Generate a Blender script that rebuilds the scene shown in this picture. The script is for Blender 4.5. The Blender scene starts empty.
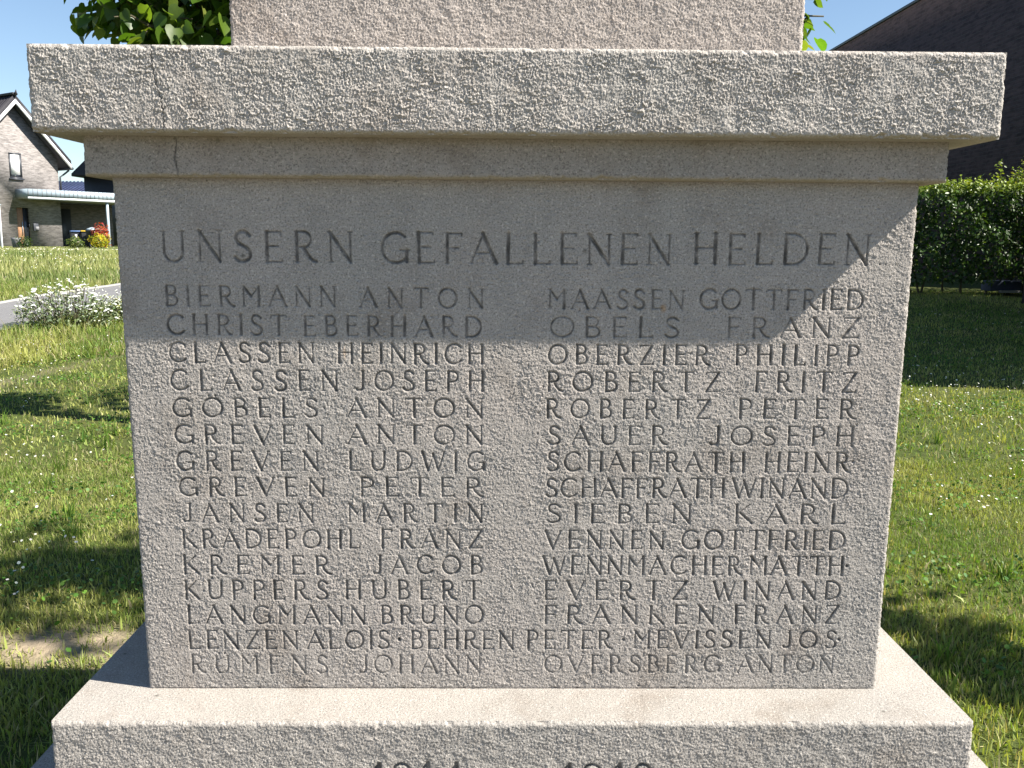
import bpy, bmesh, math, random
import numpy as np
from mathutils import Vector, Matrix

S = bpy.context.scene
COL = S.collection
rad = math.radians

# ------------------------------------------------------------------ camera
cam = bpy.data.cameras.new('camera')
camo = bpy.data.objects.new('camera', cam); COL.objects.link(camo)
PITCH, YAW, ROLL = .15535, .01182, .00673
cy_, sy_ = math.cos(YAW), math.sin(YAW); cp_, sp_ = math.cos(PITCH), math.sin(PITCH)
cr_, sr_ = math.cos(ROLL), math.sin(ROLL)
fwd = Vector((sy_*cp_, cy_*cp_, -sp_)); rgt = Vector((cy_, -sy_, 0)); upv = rgt.cross(fwd)
r2 = cr_*rgt + sr_*upv; u2 = -sr_*rgt + cr_*upv
Mx = Matrix(((r2.x, u2.x, -fwd.x, -.02141), (r2.y, u2.y, -fwd.y, -1.27504), (r2.z, u2.z, -fwd.z, .66613), (0, 0, 0, 1)))
camo.matrix_world = Mx
cam.sensor_width = 36; cam.lens = 36*901.04/1024
cam.clip_start = .05; cam.clip_end = 3000
S.camera = camo

# ------------------------------------------------------------------ light
TO_SUN = Vector((1, -.258, 1.045)).normalized()
SUN_EL = math.asin(TO_SUN.z)
W = bpy.data.worlds.new('World'); S.world = W; W.use_nodes = True
wn = W.node_tree.nodes; wl = W.node_tree.links
sky = wn.new('ShaderNodeTexSky'); sky.sky_type = 'NISHITA'; sky.sun_disc = False
sky.sun_elevation = SUN_EL; sky.sun_rotation = math.atan2(TO_SUN.x, TO_SUN.y)
sky.air_density = 1.0; sky.dust_density = .12; sky.ozone_density = 2.2
wl.new(sky.outputs[0], wn['Background'].inputs[0]); wn['Background'].inputs[1].default_value = .062
sun = bpy.data.lights.new('sun', 'SUN'); sun.energy = 4.9; sun.angle = rad(.53); sun.color = (1, .94, .85)
suno = bpy.data.objects.new('sun', sun); COL.objects.link(suno)
suno.rotation_euler = (-TO_SUN).to_track_quat('-Z', 'Y').to_euler(); suno.location = (20, -5, 20)
S.view_settings.view_transform = 'Standard'; S.view_settings.look = 'None'
S.view_settings.gamma = 1; S.view_settings.use_curve_mapping = False
S.view_settings.exposure = 1.40

# ------------------------------------------------------------------ helpers
RNG = np.random.default_rng(7)

def tag(o, label=None, cat=None, group=None, kind=None):
    if label: o['label'] = label
    if cat: o['category'] = cat
    if group: o['group'] = group
    if kind: o['kind'] = kind
    return o

def empty(name, loc=(0, 0, 0), rz=0, label=None, cat=None, group=None):
    o = bpy.data.objects.new(name, None); COL.objects.link(o)
    o.location = loc; o.rotation_euler = (0, 0, rz); o.empty_display_size = .1
    return tag(o, label, cat, group)

def mesh_np(name, v, loops, totals, mat, parent=None, smooth=False, attrs=None):
    """one mesh object from numpy arrays; attrs: {name: (N,) float or (N,3) colour} per vertex"""
    me = bpy.data.meshes.new(name)
    v = np.ascontiguousarray(v, np.float32); loops = np.ascontiguousarray(loops, np.int32); totals = np.ascontiguousarray(totals, np.int32)
    me.vertices.add(len(v)); me.vertices.foreach_set('co', v.ravel())
    me.loops.add(len(loops)); me.loops.foreach_set('vertex_index', loops)
    me.polygons.add(len(totals))
    st = np.zeros(len(totals), np.int32); st[1:] = np.cumsum(totals)[:-1]
    me.polygons.foreach_set('loop_start', st); me.polygons.foreach_set('loop_total', totals)
    if smooth: me.polygons.foreach_set('use_smooth', np.ones(len(totals), bool))
    me.update(calc_edges=True)
    for k, a in (attrs or {}).items():
        a = np.asarray(a, np.float32)
        if a.ndim == 1:
            at = me.attributes.new(k, 'FLOAT', 'POINT'); at.data.foreach_set('value', a)
        else:
            at = me.attributes.new(k, 'FLOAT_COLOR', 'POINT')
            c = np.ones((len(a), 4), np.float32); c[:, :3] = a; at.data.foreach_set('color', c.ravel())
    me.materials.append(mat)
    o = bpy.data.objects.new(name, me); COL.objects.link(o)
    if parent: o.parent = parent
    return o

class Geo:
    """collects vertices and faces for one mesh object"""
    def __init__(s): s.v = []; s.l = []; s.t = []; s.n = 0; s.a = []
    def add(s, v, faces, col=None):
        v = np.asarray(v, float); s.v.append(v)
        for f in faces: s.l.extend(i+s.n for i in f); s.t.append(len(f))
        s.n += len(v)
        if col is not None: s.a.append(np.tile(np.asarray(col, float), (len(v), 1)))
    def box(s, x0, x1, y0, y1, z0, z1, tx=0, ty=0):
        v = [(x0+tx, y0+ty, z0), (x1-tx, y0+ty, z0), (x1-tx, y1-ty, z0), (x0+tx, y1-ty, z0), (x0, y0, z1), (x1, y0, z1), (x1, y1, z1), (x0, y1, z1)]
        s.add(v, [(3, 2, 1, 0), (4, 5, 6, 7), (0, 1, 5, 4), (1, 2, 6, 5), (2, 3, 7, 6), (3, 0, 4, 7)])
    def prism(s, pts, y0, y1):
        """polygon in xz extruded along y"""
        n = len(pts)
        v = [(x, y0, z) for x, z in pts]+[(x, y1, z) for x, z in pts]
        s.add(v, [tuple(range(n)), tuple(range(2*n-1, n-1, -1))]+[(i, i+n, (i+1) % n+n, (i+1) % n) for i in range(n)])
    def tube(s, pts, rads, n=8, cap=True):
        pts = [Vector(p) for p in pts]; v = []; k = len(pts)
        side = Vector((1, 0, 0))
        for i, p in enumerate(pts):
            d = (pts[min(i+1, k-1)]-pts[max(i-1, 0)]).normalized()
            a = d.cross(side)
            if a.length < .1: a = d.cross(Vector((0, 1, 0)))
            a.normalize(); b = d.cross(a)
            for j in range(n):
                t = 2*math.pi*j/n; v.append(p+(a*math.cos(t)+b*math.sin(t))*rads[i])
        f = [(i*n+j, i*n+(j+1) % n, (i+1)*n+(j+1) % n, (i+1)*n+j) for i in range(k-1) for j in range(n)]
        if cap: f += [tuple(range(n-1, -1, -1)), tuple(range((k-1)*n, k*n))]
        s.add(v, f)
    def build(s, name, mat, parent=None, smooth=False, bevel=0):
        o = mesh_np(name, np.concatenate(s.v), s.l, s.t, mat, parent, smooth, {'tint': np.concatenate(s.a)} if s.a else None)
        if bevel:
            m = o.modifiers.new('bevel', 'BEVEL'); m.width = bevel; m.segments = 2; m.limit_method = 'ANGLE'
        return o

# ------------------------------------------------------------------ materials
def mat_base(name, rough=.8, spec=.3):
    m = bpy.data.materials.new(name); m.use_nodes = True
    b = m.node_tree.nodes['Principled BSDF']
    b.inputs['Roughness'].default_value = rough; b.inputs['Specular IOR Level'].default_value = spec
    return m, m.node_tree.nodes, m.node_tree.links, b

def mixcol(nd, lk, fac, a, b, mode='MIX'):
    n = nd.new('ShaderNodeMix'); n.data_type = 'RGBA'; n.blend_type = mode
    for s, x in ((n.inputs['Factor'], fac), (n.inputs['A'], a), (n.inputs['B'], b)):
        if hasattr(x, 'is_linked') or hasattr(x, 'links'): lk.new(x, s)
        elif isinstance(x, (tuple, list)): s.default_value = (*x, 1) if len(x) == 3 else x
        else: s.default_value = x
    return n.outputs['Result']

def noise(nd, lk, scale, detail=3, rough=.55, vec=None, dim='3D'):
    n = nd.new('ShaderNodeTexNoise'); n.inputs['Scale'].default_value = scale
    n.inputs['Detail'].default_value = detail; n.inputs['Roughness'].default_value = rough
    if vec is not None: lk.new(vec, n.inputs['Vector'])
    return n.outputs['Fac']

def ramp(nd, lk, x, lo, hi, a=0., b=1.):
    n = nd.new('ShaderNodeMapRange'); n.inputs['From Min'].default_value = lo; n.inputs['From Max'].default_value = hi
    n.inputs['To Min'].default_value = a; n.inputs['To Max'].default_value = b
    lk.new(x, n.inputs['Value']); return n.outputs['Result']

def mul(nd, lk, a, b):
    n = nd.new('ShaderNodeMath'); n.operation = 'MULTIPLY'
    for s, x in ((n.inputs[0], a), (n.inputs[1], b)):
        if isinstance(x, (int, float)): s.default_value = x
        else: lk.new(x, s)
    return n.outputs[0]

def bump(nd, lk, h, dist, b, strength=1):
    n = nd.new('ShaderNodeBump'); n.inputs['Distance'].default_value = dist; n.inputs['Strength'].default_value = strength
    lk.new(h, n.inputs['Height']); lk.new(n.outputs[0], b.inputs['Normal'])

def plain(name, col, rough=.6, spec=.3, var=.12, scale=6, metallic=0, bmp=0):
    m, nd, lk, b = mat_base(name, rough, spec)
    tc = nd.new('ShaderNodeTexCoord')
    f = noise(nd, lk, scale, 4, .6, tc.outputs['Object'])
    c = mixcol(nd, lk, ramp(nd, lk, f, .3, .7), tuple(x*(1-var) for x in col), tuple(min(1, x*(1+var)) for x in col))
    lk.new(c, b.inputs['Base Color']); b.inputs['Metallic'].default_value = metallic
    if bmp: bump(nd, lk, f, bmp, b)
    return m

def attr(nd, name):
    a = nd.new('ShaderNodeAttribute'); a.attribute_name = name; return a

def stone_mat(name, c1, c2, warm=0, algae=0.):
    m, nd, lk, b = mat_base(name, .92, .15)
    tc = nd.new('ShaderNodeTexCoord'); P = tc.outputs['Object']
    big = noise(nd, lk, 3.2, 4, .6, P)
    mid = noise(nd, lk, 22, 4, .65, P)
    c = mixcol(nd, lk, ramp(nd, lk, big, .36, .64), c1, c2)
    c = mixcol(nd, lk, ramp(nd, lk, mid, .3, .75, 0, .55), c, tuple(x*.80 for x in c2))
    blot = noise(nd, lk, 7.5, 5, .68, P)
    c = mixcol(nd, lk, ramp(nd, lk, blot, .53, .68, 0, .58), c, (c2[0]*.66, c2[1]*.60, c2[2]*.55))
    c = mixcol(nd, lk, ramp(nd, lk, blot, .44, .30, 0, .30), c, tuple(min(1, x*1.18) for x in c1))
    mp = nd.new('ShaderNodeMapping'); mp.inputs['Scale'].default_value = (26, 26, 1.6); lk.new(P, mp.inputs[0])
    run = noise(nd, lk, 1., 4, .6, mp.outputs[0])
    c = mixcol(nd, lk, mul(nd, lk, ramp(nd, lk, run, .52, .75, 0, .22), ramp(nd, lk, big, .35, .6)), c, tuple(x*.55 for x in c2))
    # mineral grains, dark and pale
    g1 = noise(nd, lk, 420, 2, .6, P); g2 = noise(nd, lk, 260, 2, .5, P)
    c = mixcol(nd, lk, ramp(nd, lk, g1, .52, .66, 0, .85), c, tuple(x*.42 for x in c1))
    g4 = noise(nd, lk, 300, 3, .7, P); c = mixcol(nd, lk, ramp(nd, lk, g4, .56, .66, 0, .5), c, tuple(x*.38 for x in c1))
    c = mixcol(nd, lk, ramp(nd, lk, g2, .57, .70, 0, .6), c, tuple(min(1, x*1.45) for x in c1))
    # scattered dark lichen spots
    v = nd.new('ShaderNodeTexVoronoi'); v.inputs['Scale'].default_value = 34; lk.new(P, v.inputs['Vector'])
    spot = mul(nd, lk, ramp(nd, lk, v.outputs['Distance'], .06, .15, 1, 0), ramp(nd, lk, mid, .55, .62))
    c = mixcol(nd, lk, mul(nd, lk, spot, .7), c, (.09, .085, .07))
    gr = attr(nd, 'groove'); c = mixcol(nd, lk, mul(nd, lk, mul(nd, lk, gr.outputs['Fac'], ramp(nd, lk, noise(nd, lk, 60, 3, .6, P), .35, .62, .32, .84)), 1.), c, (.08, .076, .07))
    ru = attr(nd, 'rust'); c = mixcol(nd, lk, ru.outputs['Fac'], c, (.36, .20, .07))
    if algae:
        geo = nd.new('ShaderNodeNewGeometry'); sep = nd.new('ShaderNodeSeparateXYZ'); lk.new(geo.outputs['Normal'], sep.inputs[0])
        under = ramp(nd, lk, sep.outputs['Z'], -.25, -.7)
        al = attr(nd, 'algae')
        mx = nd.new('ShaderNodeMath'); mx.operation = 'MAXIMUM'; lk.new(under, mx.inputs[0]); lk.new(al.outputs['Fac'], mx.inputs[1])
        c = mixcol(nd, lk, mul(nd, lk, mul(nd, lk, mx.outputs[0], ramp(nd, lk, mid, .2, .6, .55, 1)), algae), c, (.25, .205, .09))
    lk.new(c, b.inputs['Base Color'])
    g3 = noise(nd, lk, 190, 3, .6, P)
    h0 = nd.new('ShaderNodeMath'); h0.operation = 'MULTIPLY_ADD'; lk.new(g3, h0.inputs[0]); h0.inputs[1].default_value = 1.3; lk.new(g1, h0.inputs[2])
    h = nd.new('ShaderNodeMath'); h.operation = 'ADD'; lk.new(h0.outputs[0], h.inputs[0]); lk.new(noise(nd, lk, 900, 2, .5, P), h.inputs[1])
    bump(nd, lk, h.outputs[0], .0010, b, 1)
    return m

M_DIE = stone_mat('die_stone', (.422, .379, .342), (.370, .348, .318), algae=.0)
M_CORN = stone_mat('cornice_stone', (.48, .432, .388), (.42, .395, .358), algae=.55)
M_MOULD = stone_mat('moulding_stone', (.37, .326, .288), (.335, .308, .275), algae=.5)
M_PLINTH = stone_mat('plinth_stone', (.405, .370, .332), (.36, .338, .307))
M_SHAFT = stone_mat('shaft_stone', (.475, .418, .374), (.435, .386, .347))

def leaf_mat(name, trans=.35, rough=.45, spec=.35, var=.25):
    m, nd, lk, b = mat_base(name, rough, spec)
    t = attr(nd, 'tint'); tc = nd.new('ShaderNodeTexCoord')
    f = noise(nd, lk, 30, 3, .6, tc.outputs['Object'])
    c = mixcol(nd, lk, ramp(nd, lk, f, .3, .7, 0, 1), t.outputs['Color'], mixcol(nd, lk, 1.0, t.outputs['Color'], (1-var, 1-var*.8, 1-var), 'MULTIPLY'))
    lk.new(c, b.inputs['Base Color'])
    tr = nd.new('ShaderNodeBsdfTranslucent')
    lk.new(mixcol(nd, lk, 1.0, c, (1.5, 1.5, .55), 'MULTIPLY'), tr.inputs['Color'])
    mx = nd.new('ShaderNodeMixShader'); mx.inputs[0].default_value = trans
    lk.new(b.outputs[0], mx.inputs[1]); lk.new(tr.outputs[0], mx.inputs[2]); lk.new(mx.outputs[0], nd['Material Output'].inputs[0])
    return m

M_GRASS = leaf_mat('grass_blades', .32, .5, .3, .15)
M_LEAF = leaf_mat('tree_leaves', .48, .42, .4)
M_HEDGE = leaf_mat('hedge_leaves', .22, .42, .36)
M_PETAL = leaf_mat('petals', .2, .7, .2, .05)
M_BARK = plain('bark', (.13, .10, .075), .9, .2, .35, 18, bmp=.01)
M_TWIG = plain('twigs', (.09, .08, .05), .9, .2, .3, 18)

def brick_mat(name, c1, c2, mortar, bw=.24, bh=.071, rough=.85, bumpd=.006):
    m, nd, lk, b = mat_base(name, rough, .2)
    tc = nd.new('ShaderNodeTexCoord'); sep = nd.new('ShaderNodeSeparateXYZ'); lk.new(tc.outputs['Object'], sep.inputs[0])
    ad = nd.new('ShaderNodeMath'); ad.operation = 'ADD'; lk.new(sep.outputs['X'], ad.inputs[0]); lk.new(sep.outputs['Y'], ad.inputs[1])
    cb = nd.new('ShaderNodeCombineXYZ'); lk.new(ad.outputs[0], cb.inputs[0]); lk.new(sep.outputs['Z'], cb.inputs[1])
    br = nd.new('ShaderNodeTexBrick'); lk.new(cb.outputs[0], br.inputs['Vector'])
    br.inputs['Scale'].default_value = 1; br.inputs['Brick Width'].default_value = bw; br.inputs['Row Height'].default_value = bh
    br.inputs['Mortar Size'].default_value = .007; br.inputs['Color1'].default_value = (*c1, 1); br.inputs['Color2'].default_value = (*c2, 1)
    br.inputs['Mortar'].default_value = (*mortar, 1); br.inputs['Bias'].default_value = 0
    f = noise(nd, lk, 1.7, 5, .7, tc.outputs['Object'])
    mp = nd.new('ShaderNodeMapping'); mp.inputs['Scale'].default_value = (3.4, 3.4, 13); lk.new(tc.outputs['Object'], mp.inputs[0])
    f2 = noise(nd, lk, 1.0, 2, .5, mp.outputs[0])
    c = mixcol(nd, lk, ramp(nd, lk, f, .35, .65, 0, .3), br.outputs['Color'], tuple(x*.7 for x in c2))
    c = mixcol(nd, lk, ramp(nd, lk, f2, .36, .64, 0, .7), c, tuple(min(1, x*1.28) for x in c1))
    f3 = noise(nd, lk, 1.35, 2, .5, mp.outputs[0]); c = mixcol(nd, lk, ramp(nd, lk, f3, .54, .7, 0, .6), c, tuple(x*.62 for x in c2))
    lk.new(c, b.inputs['Base Color']); bump(nd, lk, br.outputs['Fac'], -bumpd, b)
    return m

M_BRICK = brick_mat('pale_brick', (.265, .245, .236), (.16, .147, .142), (.24, .225, .215))
M_BRICKD = brick_mat('grey_brick', (.24, .215, .20), (.17, .15, .14), (.2, .19, .18))
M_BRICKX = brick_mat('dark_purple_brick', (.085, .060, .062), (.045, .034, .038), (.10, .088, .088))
M_RENDER = plain('grey_render', (.42, .41, .39), .9, .2, .08, 3)
M_ROOF = plain('dark_roof_tiles', (.026, .025, .03), .55, .4, .3, 9)
M_WHITE = plain('white_paint', (.80, .80, .80), .5, .4, .04)
M_ANTH = plain('anthracite_metal', (.045, .05, .06), .45, .5, .15)
M_ZINC = plain('zinc_sheet', (.34, .41, .46), .4, .5, .1, 3)
M_WOOD = plain('oak_wood', (.36, .20, .11), .55, .35, .2, 10)
M_GLASS = plain('dark_glass', (.02, .024, .03), .08, .6, .1)
M_BLIND = plain('roller_blind', (.85, .85, .84), .7, .2, .03)
M_BLACK = plain('black_plastic', (.03, .032, .036), .5, .4, .15)
M_BLUE = plain('blue_plastic', (.10, .17, .34), .45, .4, .1)
M_YELL = plain('yellow_plastic', (.62, .42, .05), .45, .4, .1)
M_POT = plain('grey_pot', (.20, .20, .21), .7, .3, .15)
M_BLUETILE = plain('blue_glazed_tiles', (.045, .055, .11), .25, .6, .3, 5)
M_SLAB = plain('bluish_slab', (.05, .065, .11), .7, .3, .2, 5)
M_PALE = plain('pale_edging', (.29, .285, .27), .8, .2, .1, 5)

# ------------------------------------------------------------------ terrain
KY = [-400, -60, 3, 6.5, 9, 11.5, 16, 25, 47, 120, 900]
KZ = [-.62, -.62, -.62, -.54, -.33, -.11, .02, .12, .30, .34, .34]
_yy = np.linspace(-70, 130, 4001); _zz = np.interp(_yy, KY, KZ)
_k = np.exp(-.5*(np.arange(-40, 41)*.05/.7)**2); _k /= _k.sum()
_zs = np.convolve(np.pad(_zz, 40, 'edge'), _k, 'valid')
def zg(x, y):
    x = np.asarray(x, float); y = np.asarray(y, float)
    return np.interp(y, _yy, _zs) + .012*np.sin(x*1.9+.7*y)*np.cos(y*1.3-.4*x)*np.clip((np.abs(x)-.7), 0, 1)

def bare(x, y):
    """how bare the turf is, 0..1 (trodden earth beside the monument, a worn line at the lawn edge)"""
    a = np.exp(-(((x+1.40)/.33)**2+((y-1.44)/.16)**2)**1.5)
    t = (y-6.27)/(7.57-6.27)
    d = np.abs(x-(-4.25+.42*t))*.95
    n = .5+.5*np.sin(x*9+np.sin(y*7)*2)*np.sin(y*11+x*3)
    l = np.exp(-(d/.10)**2)*((t > -.15) & (t < 1.3))*(.45+.55*n)
    n2 = .5+.5*np.sin(x*31+np.sin(y*23)*2+y*9)*np.sin(y*37-x*13+np.sin(x*19))
    return np.clip(1.2*a*(.45+.7*n2)+l*.75*(.4+.6*n2), 0, 1)

def smoothg(a, s):
    return a

def spaced(a, b, n, c, k):
    """n values from a to b, denser around c"""
    t0, t1 = math.asinh((a-c)/k), math.asinh((b-c)/k)
    return c+k*np.sinh(np.linspace(t0, t1, n))
gx = spaced(-500, 500, 420, 0, 2.5); gy = spaced(-300, 900, 420, 3, 2.5)
GX, GY = np.meshgrid(gx, gy)
gv = np.stack([GX, GY, zg(GX, GY)], -1).reshape(-1, 3)
def gridfaces(nr, nc):
    i = np.arange(nr*nc).reshape(nr, nc)
    return np.stack([i[:-1, :-1], i[:-1, 1:], i[1:, 1:], i[1:, :-1]], -1).reshape(-1)
m, nd, lk, b = mat_base('soil_and_turf', .95, .1)
tc = nd.new('ShaderNodeTexCoord'); P = tc.outputs['Object']
f1 = noise(nd, lk, 1.4, 5, .65, P); f2 = noise(nd, lk, 40, 4, .7, P)
c = mixcol(nd, lk, ramp(nd, lk, f1, .35, .65), (.05, .075, .018), (.085, .095, .03))
c = mixcol(nd, lk, ramp(nd, lk, f2, .4, .65, 0, .4), c, (.05, .055, .022))
sand = mixcol(nd, lk, ramp(nd, lk, f2, .3, .7), (.36, .29, .20), (.25, .20, .14))
ba = attr(nd, 'bare'); c = mixcol(nd, lk, ba.outputs['Fac'], c, sand)
lk.new(c, b.inputs['Base Color']); bump(nd, lk, f2, .012, b)
M_SOIL = m
o = mesh_np('ground', gv, gridfaces(420, 420), np.full(419*419, 4), M_SOIL, None, True, {'bare': bare(gv[:, 0], gv[:, 1])})
tag(o, kind='structure')

# path of asphalt beyond the lawn (far edge / near edge), 12 mm above the turf
PF = [(-9.2, 5.6), (-7.6, 8.6), (-6.64, 10.7), (-6.30, 11.9), (-6.15, 13.4), (-6.0, 16), (-5.7, 20), (-5.2, 30)]
PN = [(-8.2, 4.6), (-6.5, 7.2), (-5.55, 8.75), (-5.20, 10.2), (-5.08, 12.2), (-4.9, 15.4), (-4.6, 19.7), (-4.1, 30)]
def dens(pts, n=60):
    t = np.linspace(0, len(pts)-1, n); p = np.array(pts)
    return np.stack([np.interp(t, range(len(pts)), p[:, 0]), np.interp(t, range(len(pts)), p[:, 1])], 1)
pf, pn = dens(PF), dens(PN)
rows = [pn*(1-t)+pf*t for t in np.linspace(0, 1, 7)]
pv = np.concatenate(rows); pz = zg(pv[:, 0], pv[:, 1])+.02
m, nd, lk, b = mat_base('asphalt', .9, .25)
tc = nd.new('ShaderNodeTexCoord'); f1 = noise(nd, lk, 2.5, 4, .6, tc.outputs['Object']); f2 = noise(nd, lk, 160, 2, .6, tc.outputs['Object'])
c = mixcol(nd, lk, ramp(nd, lk, f1, .3, .7), (.145, .143, .145), (.18, .176, .175)); c = mixcol(nd, lk, ramp(nd, lk, f2, .4, .7, 0, .5), c, (.2, .2, .2))
lk.new(c, b.inputs['Base Color']); bump(nd, lk, f2, .003, b); M_ASPH = m
o = mesh_np('path', np.column_stack([pv, pz]), gridfaces(7, 60), np.full(6*59, 4), M_ASPH, None, True); tag(o, kind='structure')
def kerb(name, line, off, w, h, mat, lift):
    g = Geo(); d = np.gradient(line, axis=0); d /= np.linalg.norm(d, axis=1)[:, None]; nrm = np.stack([-d[:, 1], d[:, 0]], 1)
    a = line+nrm*off; c2 = line+nrm*(off+w); n = len(line)
    za = zg(a[:, 0], a[:, 1]); v = np.concatenate([np.column_stack([a, za-.1]), np.column_stack([a, za+h]), np.column_stack([c2, za+h]), np.column_stack([c2, za-.1])])
    f = []
    for i in range(n-1):
        for k in range(3): f.append((k*n+i, k*n+i+1, (k+1)*n+i+1, (k+1)*n+i))
    g.add(v, f); return g.build(name, mat)
tag(kerb('path_kerb', pf, 0, .08, .04, M_PALE, 0), kind='structure')

# unseen paving behind the viewer, added so its bounce keeps the shaded stone neutral
fx = np.linspace(-5.5, 5.5, 24); fy = np.linspace(-9, -.62, 20); FX, FY = np.meshgrid(fx, fy)
m, nd, lk, b = mat_base('paving_slabs', .9, .2)
tc = nd.new('ShaderNodeTexCoord'); br = nd.new('ShaderNodeTexBrick'); lk.new(tc.outputs['Object'], br.inputs['Vector'])
br.inputs['Scale'].default_value = 1; br.inputs['Brick Width'].default_value = .4; br.inputs['Row Height'].default_value = .4; br.inputs['Mortar Size'].default_value = .006
br.inputs['Color1'].default_value = (.24, .22, .195, 1); br.inputs['Color2'].default_value = (.20, .185, .165, 1); br.inputs['Mortar'].default_value = (.12, .11, .09, 1)
f1 = noise(nd, lk, 5, 5, .65, tc.outputs['Object']); lk.new(mixcol(nd, lk, ramp(nd, lk, f1, .4, .7, 0, .5), br.outputs['Color'], (.14, .13, .115)), b.inputs['Base Color'])
fv = np.stack([FX, FY, zg(FX, FY)+.025], -1).reshape(-1, 3)
tag(mesh_np('bounce_paving', fv, gridfaces(20, 24), np.full(19*23, 4), m, None, True), kind='structure')

# ------------------------------------------------------------------ carved letters: single-stroke roman capitals
def arc(cx, cy, rx, ry, a0, a1, n=14):
    t = np.radians(np.linspace(a0, a1, n)); return [(cx+rx*math.cos(u), cy+ry*math.sin(u)) for u in t]
def smooth(pts, n=5):
    p = [np.array(q, float) for q in pts]; p = [2*p[0]-p[1]]+p+[2*p[-1]-p[-2]]; out = []
    for i in range(1, len(p)-2):
        for t in np.linspace(0, 1, n, endpoint=False):
            a, b, c, d = p[i-1], p[i], p[i+1], p[i+2]
            out.append(tuple(.5*((2*b)+(-a+c)*t+(2*a-5*b+4*c-d)*t*t+(-a+3*b-3*c+d)*t**3)))
    out.append(tuple(p[-2])); return out
K, N = 1.0, .62        # thick and thin strokes
SER = []
def stem(x, w=K, bot=True, top=True, s=.075):
    o = [([(x, 0), (x, 1)], w)]
    if bot: o.append(([(x-s, .0), (x+s, .0)], .5))
    if top: o.append(([(x-s, 1), (x+s, 1)], .5))
    return o
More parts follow.
